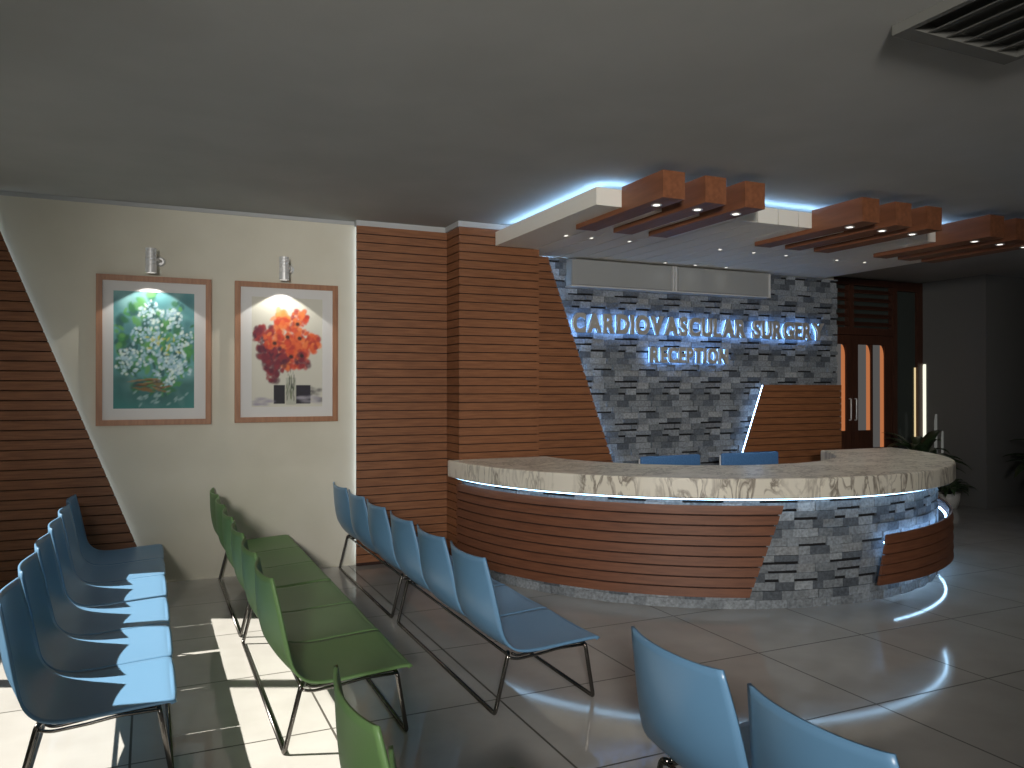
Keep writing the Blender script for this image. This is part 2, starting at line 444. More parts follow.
# wood cladding on the left two thirds, right edge slanting inwards to the bottom
aR1, aR0 = radians(360 - 107.8), radians(360 - 114.1)
def aright(z): return aR0 + (aR1 - aR0) * (z - .095) / (.785 - .095)
bm = bmesh.new(); n = 9; pw = (.79 - .10) / n
for i in range(n):
    z0 = .10 + i * pw; z1 = z0 + pw - .014
    e0, e1 = aright(z0), aright(z1); V = []; m_ = 60
    for k in range(m_ + 1):
        u = k / m_
        a0_, a1_ = A0 + (e0 - A0) * u, A0 + (e1 - A0) * u
        V.append([bm.verts.new((r * cos(a), r * sin(a), z)) for r, z, a in ((RB + .045, z0, a0_), (RB + .072, z0, a0_), (RB + .060, z1, a1_), (RB + .045, z1, a1_))])
    for p, q in zip(V, V[1:]):
        for k in range(4): bm.faces.new([p[k], p[(k + 1) % 4], q[(k + 1) % 4], q[k]])
    bm.faces.new(V[0]); bm.faces.new(V[-1][::-1])
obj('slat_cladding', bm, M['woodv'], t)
bm = bmesh.new(); V = []
for k in range(61):
    u = k / 60; a0_ = A0 + (aright(.105) - .004 - A0) * u; a1_ = A0 + (aright(.775) - .004 - A0) * u
    V.append([bm.verts.new((r * cos(a), r * sin(a), z)) for r, z, a in ((RB + .036, .105, a0_), (RB + .0445, .105, a0_), (RB + .0445, .775, a1_), (RB + .036, .775, a1_))])
for p, q in zip(V, V[1:]):
    for k in range(4): bm.faces.new([p[k], p[(k + 1) % 4], q[(k + 1) % 4], q[k]])
bm.faces.new(V[0]); bm.faces.new(V[-1][::-1])
obj('cladding_backing', bm, M['woodback'], t)
# small curved panel at right with led behind
pa0, pa1 = radians(272.3), radians(338)
R2 = RB + .115
def pl(z): return radians(270.0) + (pa0 - radians(270.0)) * (z - .145) / (.535 - .145)
def ptop(u): return .535 + .065 * u
pn = bmesh.new(); nb = 5
for i in range(nb):
    V = []
    for k in range(41):
        u = k / 40
        zlo = .15 - .0 * u; zhi = ptop(u); h_ = (zhi - zlo) / nb
        za, zb = zlo + i * h_, zlo + (i + 1) * h_ - .010
        aa, ab = pl(za) + (pa1 - pl(za)) * u, pl(zb) + (pa1 - pl(zb)) * u
        V.append([pn.verts.new((r * cos(a), r * sin(a), z)) for r, z, a in ((R2, za, aa), (R2 + .024, za, aa), (R2 + .015, zb, ab), (R2, zb, ab))])
    for p, q in zip(V, V[1:]):
        for k in range(4): pn.faces.new([p[k], p[(k + 1) % 4], q[(k + 1) % 4], q[k]])
    pn.faces.new(V[0]); pn.faces.new(V[-1][::-1])
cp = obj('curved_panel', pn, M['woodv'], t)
bm = bmesh.new(); arc_solid(bm, R2 - .012, R2 - .001, radians(272.4), pa1 - .01, .155, .53, 40, zf1=lambda a: ptop((a - pa0) / (pa1 - pa0)) - .02)
obj('panel_backing', bm, M['woodback'], cp)
bm = bmesh.new(); arc_solid(bm, R2 - .045, R2 - .030, radians(273), pa1, .0, .5, 40, zf0=lambda a: ptop((a - pa0) / (pa1 - pa0)) - .085, zf1=lambda a: ptop((a - pa0) / (pa1 - pa0)) - .077)
obj('panel_led_strip', bm, M['led'], cp)
bm = bmesh.new(); arc_solid(bm, R2 - .05, R2 - .030, radians(276), pa1 - .02, .160, .165, 40); obj('floor_led_strip', bm, M['ledring'], cp)
bm = bmesh.new(); arc_solid(bm, RB + .076, RB + .088, A0 + .02, A1, .822, .829, 90); obj('led_strip', bm, M['ledring'], t)

# worktop
bm = bmesh.new()
RO, RI = 2.555, 1.54
def ring_pts():
    out = []
    n = 90; ye = -.56
    a_end = 2 * pi - math.asin(-ye / RO)
    for i in range(n + 1):
        a = pi + (a_end - pi) * i / n - (.03 if i == 0 else 0) * 0
        out.append((RO * cos(a), RO * sin(a)))
    ri_end = 2 * pi - math.asin(-ye / RI)
    for i in range(n, -1, -1):
        a = pi + (ri_end - pi) * i / n
        out.append((RI * cos(a), RI * sin(a)))
    return out
rp = ring_pts(); nn = 91
Vt = [bm.verts.new((x, y, .99)) for x, y in rp]; Vb = [bm.verts.new((x, y, .838)) for x, y in rp]
for i in range(nn - 1):
    j = len(rp) - 1 - i
    bm.faces.new([Vt[i], Vt[i + 1], Vt[j - 1], Vt[j]]); bm.faces.new([Vb[j], Vb[j - 1], Vb[i + 1], Vb[i]])
for i in range(len(rp)): bm.faces.new([Vt[i], Vb[i], Vb[(i + 1) % len(rp)], Vt[(i + 1) % len(rp)]])
o = obj('marble_worktop', bm, M['marble'], None, False, (CX, CY, 0))
md = o.modifiers.new('b', 'BEVEL'); md.width = .014; md.segments = 3; md.limit_method = 'ANGLE'; md.angle_limit = radians(50)
tag(o, 'thick veined cream marble worktop curving along the top of the reception counter', 'worktop')

# ---------------------------------------------------------------- dropped ceiling panel
DX0, DX1, DY0, DY1, DZ0, DZ1 = 2.99, 7.56, 5.06, 7.345, 3.0, 3.13
L0 = (5.27, 6.2, DZ0)
t = thing('dropped_ceiling_panel', 'white plank dropped ceiling panel glowing blue along its edges above the counter', 'ceiling panel', L0)
bm = bmesh.new()
pl_ = .2205; x = DX0; k = 0
xs = []
while x < DX1 - .02:
    x2 = min(x + (pl_ if k else .42), DX1); xs.append((x, x2)); x = x2; k += 1
for a, b_ in xs: box(bm, (a + .006, DY0, DZ0), (b_ - .006, 6.93 if b_ < 3.5 else DY1, DZ1))
obj('planks', rel(bm, L0), M['white'], t)
bm = bmesh.new(); box(bm, (DX0 + .01, DY0 + .012, DZ0 + .012), (3.47, 6.92, DZ1 - .004)); box(bm, (3.47, DY0 + .012, DZ0 + .012), (DX1 - .01, DY1 - .01, DZ1 - .004))
obj('core', rel(bm, L0), M['groove'], t)
bm = bmesh.new()
box(bm, (DX0 + .12, DY0 + .12, DZ1 + .002), (DX0 + .14, 6.85, DZ1 + .010))
box(bm, (DX0 + .14, DY0 + .12, DZ1 + .002), (DX1 - .15, DY0 + .14, DZ1 + .010))
obj('led_strip', rel(bm, L0), M['led'], t)
for x, y in [(3.36, 6.2), (3.62, 6.2), (4.02, 6.2), (5.06, 6.2), (5.48, 6.2), (5.9, 6.2), (6.6, 6.2), (7.0, 6.2), (5.06, 7.1), (5.46, 7.1), (5.88, 7.1)]:
    bm = bmesh.new(); lathe(bm, [(.018, -.0005), (.028, -.0005), (.028, -.005), (.022, -.006), (.018, -.0005)], 18, (x - L0[0], y - L0[1]))
    d = obj('downlight', bm, M['alu'], t)
    bm = bmesh.new(); lathe(bm, [(.0175, -.0006), (.0175, -.003)], 14, (x - L0[0], y - L0[1])); obj('lamp', bm, M['bulb'], d); lamp_light(t, (x - L0[0], y - L0[1], -.012), 8.0 if y < 7 else .3)

# ---------------------------------------------------------------- beams in three trios
def beam(x0, label, group):
    L0 = (x0 + .0875, 5.1, 3.0)
    b0 = thing('ceiling_beam', label, 'ceiling beam', L0, group)
    bm = bmesh.new()
    A = [(4.53, 2.960), (5.75, 2.960), (5.75, 2.998), (5.055, 2.998), (5.055, 3.150), (4.53, 3.150)]
    fa = [bm.verts.new((-.092, y - L0[1], z - L0[2])) for y, z in A]; fb = [bm.verts.new((.092, y - L0[1], z - L0[2])) for y, z in A]
    bm.faces.new(fa); bm.faces.new(fb[::-1])
    for i in range(6): bm.faces.new([fa[i], fb[i], fb[(i + 1) % 6], fa[(i + 1) % 6]])
    obj('beam_body', bm, M['beam'], b0)
    bm = bmesh.new(); lathe(bm, [(.026, -.0405), (.040, -.0405), (.040, -.045), (.03, -.046), (.026, -.0405)], 18, (0, 4.74 - L0[1]))
    d = obj('downlight', bm, M['alu'], b0)
    bm = bmesh.new(); lathe(bm, [(.0255, -.0406), (.0255, -.043)], 14, (0, 4.74 - L0[1])); obj('lamp', bm, M['bulb'], d); lamp_light(b0, (0, 4.74 - L0[1], -.052), 6.0)
for trio, xs_ in (('left', (3.215, 3.575, 3.93)), ('middle', (5.10, 5.465, 5.825)), ('right', (6.62, 6.965, 7.31))):
    for wch, x in zip(('left', 'middle', 'right'), xs_):
        beam(x, '%s beam of the %s trio of orange-brown wood beams under the dropped ceiling' % (wch, trio), 'wood beams crossing the edge of the dropped ceiling')
# ---------------------------------------------------------------- sign letters
def glyph(ch, off=.030):
    cu = bpy.data.curves.new('g', 'FONT'); cu.body = ch; cu.size = 1; cu.extrude = .045; cu.offset = off; cu.resolution_u = 4; cu.bevel_depth = .022; cu.bevel_resolution = 1
    o = bpy.data.objects.new('g', cu); C.objects.link(o)
    dg = bpy.context.evaluated_depsgraph_get()
    me = bpy.data.meshes.new_from_object(o.evaluated_get(dg))
    bpy.data.objects.remove(o); bpy.data.curves.remove(cu)
    return me
GL = {}
def sign(text, x0, x1, z0, z1, label, name):
    t = thing(name, label, 'sign', (x0, 7.262, z0))
    H = z1 - z0; ws = []
    for ch in text:
        if ch == ' ': ws.append(.32); continue
        if ch not in GL: GL[ch] = glyph(ch)
        v = np.array([p.co[:] for p in GL[ch].vertices]); ws.append(v[:, 0].max() - v[:, 0].min())
    gap = .075
    tot = sum(ws) + gap * (len(text) - 1); sxx = (x1 - x0) / tot
    x = 0
    for ch, wd in zip(text, ws):
        if ch != ' ':
            me = GL[ch].copy(); v = np.array([p.co[:] for p in me.vertices])
            x_m = v[:, 0].min(); cap = .70
            for p in me.vertices:
                px, py, pz = p.co
                p.co = ((x + px - x_m) * sxx, -pz * .30 - .004, (min(max(py, -.012), cap + .012)) / cap * H)
            me.materials.clear(); me.materials.append(M['chrome'])
            me.name = 'letter'
            o = bpy.data.objects.new('letter', me); C.objects.link(o); o.parent = t
            # back light: same outline just behind the letter
            m2 = glyph(ch, .004)
            for p in m2.vertices:
                px, py, pz = p.co
                p.co = ((x + px - x_m) * sxx, .0225 + (pz > 0) * .002, min(max(py, 0), cap) / cap * H)
            m2.materials.clear(); m2.materials.append(M['ledletter']); m2.name = 'backlight'
            o2 = bpy.data.objects.new('backlight', m2); C.objects.link(o2); o2.parent = o
        x += wd + gap
    return t
sign('CARDIOVASCULAR SURGERY', 4.005, 7.50, 2.232, 2.432, 'backlit metal letters CARDIOVASCULAR SURGERY on the stone wall', 'wall_lettering')
sign('RECEPTION', 4.97, 6.03, 1.93, 2.095, 'smaller backlit metal letters RECEPTION on the stone wall below the long line', 'wall_lettering')

# ---------------------------------------------------------------- wall cabinet
L0 = (5.27, 7.27, 2.7)
t = thing('wall_cabinet', 'long grey two-door wall cabinet high on the stone wall under the dropped ceiling', 'cabinet', L0)
bm = bmesh.new(); box(bm, (3.97, 7.205, 2.712), (6.59, 7.326, 2.985)); obj('body', rel(bm, L0), M['cabinet'], t)
for a, b_ in ((3.97, 5.21), (5.30, 6.43)):
    bm = bmesh.new(); box(bm, (a, 7.19, 2.72), (b_, 7.203, 2.98)); bevel(bm, .003, 1); obj('door', rel(bm, L0), M['cabinet'], t)
bm = bmesh.new()
for a in (5.222, 5.26): box(bm, (a, 7.187, 2.712), (a + .018, 7.203, 2.985))
obj('centre_trim', rel(bm, L0), M['alu'], t)
bm = bmesh.new(); box(bm, (3.96, 7.187, 2.700), (6.605, 7.326, 2.711)); box(bm, (6.591, 7.187, 2.711), (6.605, 7.326, 2.985)); obj('edge_trim', rel(bm, L0), M['alu'], t)

# ---------------------------------------------------------------- pictures
def paint_hydrangea(W=84, H=118):
    rng = np.random.RandomState(4); yy, xx = np.mgrid[0:H, 0:W]; xx = xx / (W - 1.); yy = yy / (H - 1.); asp = H / W
    img = np.zeros((H, W, 3)); img[:] = (.10, .30, .30); SZ = 1.35
    img += (yy[..., None] - .5) * np.array([.12, .10, .12])
    def blob(cx, cy, rx, ry, col, al=.8, ang=0., soft=.5):
        rx *= SZ; ry *= SZ; u0 = xx - cx; v0 = (yy - cy) * asp
        u = (u0 * cos(ang) + v0 * sin(ang)) / rx; v = (-u0 * sin(ang) + v0 * cos(ang)) / ry
        m_ = np.clip((1 - np.sqrt(u * u + v * v)) / soft, 0, 1)[..., None] * al
        img[:] = img * (1 - m_) + np.array(col) * m_
    for _ in range(90): blob(rng.rand(), rng.rand(), rng.uniform(.04, .14), rng.uniform(.04, .12), [(.07, .27, .30), (.16, .42, .42), (.03, .15, .18), (.26, .50, .50)][rng.randint(4)], .5, rng.rand() * 3, .8)
    for x_, y_, r_ in ((.25, .12, .4), (.7, .1, .4), (.1, .25, .2), (.9, .2, .2)): blob(x_, y_, r_, r_ * .5, (.03, .12, .11), .75, 0, .9)
    for _ in range(170):
        a = rng.rand() * 2 * pi; r_ = rng.rand() ** .55
        blob(.52 + .50 * r_ * cos(a), .55 + .44 * r_ * sin(a), rng.uniform(.02, .08), rng.uniform(.015, .05), [(.03, .16, .06), (.06, .28, .08), (.02, .10, .10), (.12, .36, .10)][rng.randint(4)], .85, rng.rand() * 3, .5)
    for (cx, cy, rr, n) in ((.45, .82, .15, 50), (.70, .78, .14, 40), (.18, .40, .16, 60), (.72, .42, .20, 90), (.5, .62, .14, 36), (.86, .62, .12, 30), (.62, .28, .15, 44), (.27, .62, .11, 22), (.4, .45, .12, 24), (.88, .35, .1, 20)):
        for _ in range(n):
            a = rng.rand() * 2 * pi; r_ = rng.rand() ** .5 * rr
            blob(cx + r_ * cos(a), cy + r_ * sin(a) / asp, rng.uniform(.012, .028), rng.uniform(.010, .02), [(.60, .78, .80), (.42, .62, .72), (.72, .84, .80), (.36, .55, .66)][rng.randint(4)], .85, rng.rand() * 3, .5)
    for _ in range(16): blob(rng.uniform(.4, .8), rng.uniform(.45, .62), .03, .012, (.55, .55, .10), .7, rng.rand() * 3)
    for i in range(22):
        blob(.48 + rng.uniform(-.2, .2), .20 + rng.uniform(-.055, .06), rng.uniform(.05, .11), .010, [(.22, .12, .04), (.10, .05, .02), (.32, .20, .08)][rng.randint(3)], .85, rng.uniform(-.3, .3))
    for _ in range(24): blob(rng.uniform(.2, .9), rng.uniform(.02, .16), .03, .012, (.35, .52, .52), .5, rng.rand())
    return np.clip(img, 0, 1)

def paint_poppies(W=84, H=118):
    rng = np.random.RandomState(9); yy, xx = np.mgrid[0:H, 0:W]; xx = xx / (W - 1.); yy = yy / (H - 1.); asp = H / W
    img = np.zeros((H, W, 3)); img[:] = (.60, .58, .50); SZ = 1.3
    def blob(cx, cy, rx, ry, col, al=.8, ang=0., soft=.5):
        rx *= SZ; ry *= SZ; u0 = xx - cx; v0 = (yy - cy) * asp
        u = (u0 * cos(ang) + v0 * sin(ang)) / rx; v = (-u0 * sin(ang) + v0 * cos(ang)) / ry
        m_ = np.clip((1 - np.sqrt(u * u + v * v)) / soft, 0, 1)[..., None] * al
        img[:] = img * (1 - m_) + np.array(col) * m_
    m_ = ((yy < .2) & (yy > .03) & (((xx > .31) & (xx < .46)) | ((xx > .62) & (xx < .82))))
    img[m_] = (.012, .010, .018)
    for _ in range(40): blob(rng.uniform(.62, .98), rng.uniform(.05, .19), .05, .02, (.015, .012, .03), .5, 0, .9)
    for _ in range(18): blob(rng.uniform(.02, .3), rng.uniform(.02, .08), .06, .02, (.30, .27, .36), .5, 0, .9)
    for _ in range(20): blob(rng.uniform(.65, 1), rng.uniform(.02, .1), .07, .02, (.40, .38, .44), .4, 0, .9)
    m_ = (xx > .47) & (xx < .615) & (yy > .02) & (yy < .27); img[m_] = (.45, .45, .38)
    for _ in range(26): blob(rng.uniform(.49, .6), rng.uniform(.08, .36), .006, rng.uniform(.03, .08), [(.10, .14, .06), (.2, .2, .12), (.03, .04, .03)][rng.randint(3)], .8, rng.uniform(-.2, .2))
    R = [(.62, .06, .02), (.72, .12, .03), (.42, .03, .02), (.78, .20, .05)]
    D = [(.16, .012, .03), (.09, .01, .03), (.26, .02, .03)]
    for (cx, cy, rr, n, pal) in ((.42, .80, .13, 40, [(.80, .27, .06), (.85, .36, .10)]), (.68, .82, .11, 40, R), (.46, .66, .21, 120, R), (.66, .58, .20, 110, R), (.17, .66, .13, 50, D + R[2:3]), (.85, .58, .12, 50, R), (.55, .47, .19, 100, R), (.33, .42, .17, 90, D), (.20, .50, .13, 50, D), (.30, .28, .09, 18, D), (.72, .42, .10, 20, R[2:3] + D), (.27, .60, .10, 20, R)):
        for _ in range(n):
            a = rng.rand() * 2 * pi; r_ = rng.rand() ** .5 * rr
            blob(cx + r_ * cos(a), cy + r_ * sin(a) / asp, rng.uniform(.02, .05), rng.uniform(.02, .045), pal[rng.randint(len(pal))], .75, rng.rand() * 3, .45)
    for x_, y_ in ((.32, .58), (.55, .46), (.67, .63), (.50, .64), (.70, .47), (.64, .76)): blob(x_, y_, .03, .026, (.03, .01, .01), .95)
    return np.clip(img, 0, 1)

pm = mat('painted paper', (.5, .5, .5), .6)
nt, N, L, b = nodes(pm); at = N.new('ShaderNodeVertexColor'); at.layer_name = 'paint'; L.new(at.outputs[0], b.inputs['Base Color'])
def painting(img, x0, x1, z0, z1, y):
    H, W, _ = img.shape; bm = bmesh.new(); lay = bm.loops.layers.float_color.new('paint')
    V = [[bm.verts.new((x0 + (x1 - x0) * i / (W - 1), y, z0 + (z1 - z0) * j / (H - 1))) for i in range(W)] for j in range(H)]
    for j in range(H - 1):
        for i in range(W - 1):
            f = bm.faces.new([V[j][i], V[j][i + 1], V[j + 1][i + 1], V[j + 1][i]])
            for lp, (a, c_) in zip(f.loops, ((j, i), (j, i + 1), (j + 1, i + 1), (j + 1, i))): lp[lay] = (*img[a, c_], 1)
    ed = [V[0][0], V[0][W - 1], V[H - 1][W - 1], V[H - 1][0]]
    B = [bm.verts.new((v.co.x, y + .003, v.co.z)) for v in ed]; bm.faces.new(B[::-1])
    return bm
def picture(x0, x1, z0, z1, inner, img, label):
    cx, cz = (x0 + x1) / 2, z0; L0 = (cx, 7.365, cz)
    t = thing('framed_picture', label, 'picture', L0, 'framed flower pictures on the cream wall')
    fw = .047
    bm = bmesh.new()
    for q in [[(x0, z0), (x1, z0), (x1 - fw, z0 + fw), (x0 + fw, z0 + fw)], [(x1, z0), (x1, z1), (x1 - fw, z1 - fw), (x1 - fw, z0 + fw)],
              [(x1, z1), (x0, z1), (x0 + fw, z1 - fw), (x1 - fw, z1 - fw)], [(x0, z1), (x0, z0), (x0 + fw, z0 + fw), (x0 + fw, z1 - fw)]]:
        prism_xz(bm, q, 7.335, 7.378)
    obj('frame', rel(bm, L0), M['frame'], t)
    bm = bmesh.new(); ix0, ix1, iz0, iz1 = inner
    for q in [((x0 + fw, z0 + fw), (x1 - fw, iz0)), ((x0 + fw, iz1), (x1 - fw, z1 - fw)), ((x0 + fw, iz0), (ix0, iz1)), ((ix1, iz0), (x1 - fw, iz1))]:
        box(bm, (q[0][0], 7.352, q[0][1]), (q[1][0], 7.356, q[1][1]))
    obj('mount', rel(bm, L0), M['mat_board'], t)
    obj('painting', rel(painting(img, ix0 - .003, ix1 + .003, iz0 - .003, iz1 + .003, 7.3575), L0), pm, t)
picture(-.39, .498, 1.338, 2.588, (-.262, .36, 1.478, 2.458), paint_hydrangea(), 'framed picture of white and green blossoms in a basket, left of the two')
picture(.69, 1.59, 1.345, 2.59, (.832, 1.452, 1.482, 2.460), paint_poppies(), 'framed picture of red flowers in a glass vase, right of the two')

def wall_lamp(x, label):
    L0 = (x, 7.19, 2.7)
    t = thing('picture_light', label, 'wall lamp', L0, 'picture lights')
    bm = bmesh.new(); prof = [(.0, .10), (.043, .10)]
    for k in range(5): prof += [(.043, .085 - k * .028), (.039, .082 - k * .028), (.039, .076 - k * .028), (.043, .073 - k * .028)]
    prof += [(.043, -.10), (.036, -.10), (.034, -.06), (.0, -.06)]
    lathe(bm, prof, 24); obj('lamp_body', bm, M['alu'], t, False)
    bm = bmesh.new(); lathe(bm, [(.0, -.064), (.033, -.064), (.033, -.070), (0, -.070)], 16); obj('bulb', bm, M['bulb'], t)
    bm = bmesh.new(); tube(bm, [(.03, .02, .02), (.07, .130, .02)], .012); lathe_y = bmesh.new()
    lathe(lathe_y, [(.0, 0), (.042, 0), (.042, .012), (.030, .024), (0, .024)], 24)
    bmesh.ops.rotate(lathe_y, verts=lathe_y.verts, matrix=Matrix.Rotation(radians(90), 3, 'X'))
    bmesh.ops.translate(lathe_y, verts=lathe_y.verts, vec=(.07, .189, .02))
    obj('arm', bm, M['alu'], t, True); obj('wall_plate', lathe_y, M['alu'], t)
    ld = bpy.data.lights.new('picture spot', 'SPOT'); ld.energy = 12; ld.spot_size = radians(106); ld.spot_blend = .12; ld.shadow_soft_size = .01; ld.color = (1, .97, .9)
    lo = bpy.data.objects.new('picture_spot', ld); C.objects.link(lo); lo.location = (0, -.0, -.09); lo.parent = t
wall_lamp(.02, 'ribbed aluminium cylinder wall lamp above the blossom picture')
wall_lamp(1.085, 'ribbed aluminium cylinder wall lamp above the red flower picture')

# ---------------------------------------------------------------- beam seating
def crv(pts, n):
    """Catmull-Rom resample"""
    P_ = [Vector(p) for p in pts]; P_ = [P_[0] * 2 - P_[1]] + P_ + [P_[-1] * 2 - P_[-2]]; out = []
    for i in range(1, len(P_) - 2):
        for k in range(n):
            t = k / n; a, b_, c, d = P_[i - 1:i + 3]
            out.append(.5 * ((2 * b_) + (c - a) * t + (2 * a - 5 * b_ + 4 * c - d) * t * t + (3 * b_ - a - 3 * c + d) * t ** 3))
    out.append(P_[-2]); return out
PROF = [(-.053, .792), (-.021, .650), (.006, .510), (.030, .405), (.072, .348), (.135, .322), (.240, .318), (.360, .326), (.480, .333), (.565, .336), (.590, .322)]
def shell_bm():
    bm = bmesh.new(); pr = crv([(x, 0, z) for x, z in PROF], 5); n = len(pr); nu = 20; G = []
    for i, p in enumerate(pr):
        t = i / (n - 1)
        zf = min(1, max(0, (p.z - .34) / .45))     # 1 at the top of the back
        hw = .299 - .052 * zf ** 1.9
        if t > .9: hw -= .012 * (t - .9) / .1
        row = []
        for k in range(nu + 1):
            u = -1 + 2 * k / nu
            bow = (1 - u * u)
            x = p.x - bow * (.036 * min(1, zf * 3.0) + .034 * sin(pi * zf)) ; z = p.z - .014 * bow * (1 - zf) * (1 if t < .93 else .4)
            z += .007 * zf ** 5 * u ** 4
            if t > .97: x -= .02 * abs(u) ** 8
            row.append(bm.verts.new((x, u * hw, z)))
        G.append(row)
    for a, b_ in zip(G, G[1:]):
        for k in range(nu): bm.faces.new([a[k], b_[k], b_[k + 1], a[k + 1]])
    return bm
def make_bench(colour, label, loc, group):
    t = thing('bench_seating', label, 'waiting bench', loc, group)
    Lh = .855
    for k in range(3):
        s = obj('seat_shell', shell_bm(), M[colour], t, True, (0, (k - 1) * .607, 0))
        md = s.modifiers.new('t', 'SOLIDIFY'); md.thickness = .011; md.offset = 0
    r = .0108
    for xx_, zz in ((.0, .0095), (.57, .0095)):
        bm = bmesh.new(); tube(bm, [(xx_, -Lh + .02, zz), (xx_, Lh - .02, zz)], r); obj('skid_rail', bm, M['steel'], t, True)
    for xx_, zz in ((.075, .295), (.522, .290)):
        bm = bmesh.new(); tube(bm, [(xx_, -Lh + .01, zz), (xx_, Lh - .01, zz)], .008); obj('seat_rail', bm, M['steel'], t, True)
    for s_ in (-1, 1):
        y = s_ * Lh
        bm = bmesh.new(); tube(bm, round_path([(0, y - s_ * .03, .0095), (0, y, .0095), (.073, y, .300), (.085, y - s_ * .03, .300)], .02), r); obj('leg', bm, M['steel'], t, True)
        bm = bmesh.new(); tube(bm, round_path([(.57, y - s_ * .03, .0095), (.57, y, .0095), (.522, y, .292), (.515, y - s_ * .03, .300)], .02), r); obj('leg', bm, M['steel'], t, True)
        bm = bmesh.new(); tube(bm, round_path([(.07, y, .285), (.12, y, .268), (.26, y, .278), (.36, y, .292), (.524, y, .292)], .03), .007)
        tube(bm, round_path([(.10, y - s_ * .015, .298), (.13, y - s_ * .015, .280), (.30, y - s_ * .015, .300), (.524, y - s_ * .015, .304)], .03), .007)
        obj('cross_bar', bm, M['steel'], t, True)
    return t
def dup(root, loc, label, group):
    r = root.copy(); C.objects.link(r); r.location = loc; r['label'] = label; r['group'] = group
    for ch in list(root.children):
        c = ch.copy(); C.objects.link(c); c.parent = r
    return r
GB, GG = 'blue three-seat waiting benches', 'green three-seat waiting benches'
Y1, Y2, Y3 = 6.40, 4.54, 1.60
b1 = make_bench('blue', 'blue three-seat bench at far left, partly sunlit, nearest the camera', (-.475, Y2, 0), GB)
dup(b1, (-.475, Y1, 0), 'blue three-seat bench at the far left against the wall below the slanting panel', GB)
dup(b1, (1.59, Y2, 0), 'blue three-seat bench in the middle, in front of the curved counter slats', GB)
dup(b1, (1.59, Y1, 0), 'blue three-seat bench against the wall beside the straight slat panel', GB)
dup(b1, (1.63, 1.56, 0), 'blue three-seat bench seen from behind at the bottom right, cut by the frame', GB)
g1 = make_bench('green', 'green three-seat bench in the middle of the green row, beside the sunlit floor', (.56, Y2, 0), GG)
dup(g1, (.56, Y1, 0), 'green three-seat bench against the cream wall under the pictures', GG)
dup(g1, (.58, 1.60, 0), 'green three-seat bench at the bottom edge, only its back in view', GG)

# ---------------------------------------------------------------- office chairs behind the counter
def office_chair(x, y, rz, label):
    t = thing('office_chair', label, 'office chair', (x, y, 0), 'office chairs behind the counter', rz)
    bm = bmesh.new(); box(bm, (-.24, -.26, .44), (.24, .22, .51)); bevel(bm, .03, 3); obj('seat', bm, M['upholstery'], t, True)
    bm = bmesh.new(); box(bm, (-.36, .25, .60), (.36, .30, .985)); bevel(bm, .02, 3); obj('backrest', bm, M['upholstery'], t, True)
    bm = bmesh.new()
    for s in (-1, 1): tube(bm, round_path([(s * .2, 0, .44), (s * .2, .28, .42), (s * .2, .315, .6), (s * .2, .315, .93)], .06), .012)
    tube(bm, [(-.375, .275, .60), (-.375, .275, .965)], .008)
    obj('back_frame', bm, M['alu'], t, True)
    bm = bmesh.new(); lathe(bm, [(.0, .08), (.03, .08), (.03, .44), (0, .44)], 14); obj('pedestal', bm, M['steel'], t, True)
    bm = bmesh.new()
    for k in range(5):
        a = k * 2 * pi / 5 + .3; tube(bm, [(0, 0, .10), (.28 * cos(a), .28 * sin(a), .065)], [.022, .014])
    obj('star_base', bm, M['steel'], t, True)
    for k in range(5):
        a = k * 2 * pi / 5 + .3; bm = bmesh.new(); lathe(bm, [(0, -.012), (.028, -.012), (.030, 0), (.028, .012), (0, .012)], 14)
        bmesh.ops.rotate(bm, verts=bm.verts, matrix=Matrix.Rotation(pi / 2, 3, 'X'))
        bmesh.ops.translate(bm, verts=bm.verts, vec=(.28 * cos(a), .28 * sin(a), .030)); obj('castor', bm, M['ventdark'], t, True)
    return t
office_chair(4.70, 6.22, radians(2), 'blue office chair behind the counter, left of the two')
office_chair(5.66, 6.20, radians(-2), 'blue office chair behind the counter, right of the two')

# ---------------------------------------------------------------- entrance doors in the recess
def fill(bm, x0, x1, z0, z1, y0, y1): box(bm, (x0, y0, z0), (x1, y1, z1))
bm = bmesh.new()
fill(bm, 7.82, 9.88, 3.10, 3.19, 8.17, 8.268); fill(bm, 7.82, 9.80, 2.40, 2.50, 8.17, 8.268)
fill(bm, 9.80, 9.88, 0, 3.10, 8.17, 8.268); fill(bm, 7.82, 7.88, 0, 3.10, 8.17, 8.268); fill(bm, 8.93, 9.02, 2.50, 3.10, 8.17, 8.268)
fill(bm, 9.88, 10.41, 3.06, 3.19, 8.17, 8.268); fill(bm, 10.30, 10.41, 0, 3.06, 8.17, 8.268); fill(bm, 9.88, 10.30, 0, .08, 8.17, 8.268)
fr = struct('trim_2', bm, M['door'])
def leaf(name, x0, x1, gl):
    L_ = bmesh.new(); zt = 2.395
    xs2 = [x0] + [v for g in gl for v in g[:2]] + [x1]
    for i in range(0, len(xs2), 2): fill(L_, xs2[i], xs2[i + 1], .01, zt, 8.20, 8.25)
    for g in gl:
        fill(L_, g[0], g[1], .01, g[2], 8.20, 8.25); fill(L_, g[0], g[1], 2.265, zt, 8.20, 8.25)
    d = struct(name, L_, M['door'])
    for a, b_, z0 in gl:
        bm = bmesh.new(); fill(bm, a, b_ - .075, z0, 2.265, 8.222, 8.232); obj('pane', bm, M['doorglass'], d)
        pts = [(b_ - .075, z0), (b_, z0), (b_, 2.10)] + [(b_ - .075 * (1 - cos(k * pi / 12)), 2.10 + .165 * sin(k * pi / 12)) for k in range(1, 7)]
        bm = bmesh.new(); prism_xz(bm, pts, 8.222, 8.232); obj('lit_edge', bm, M['orange'], d)  # glowing band stands in for warm light on the reveal
    return d
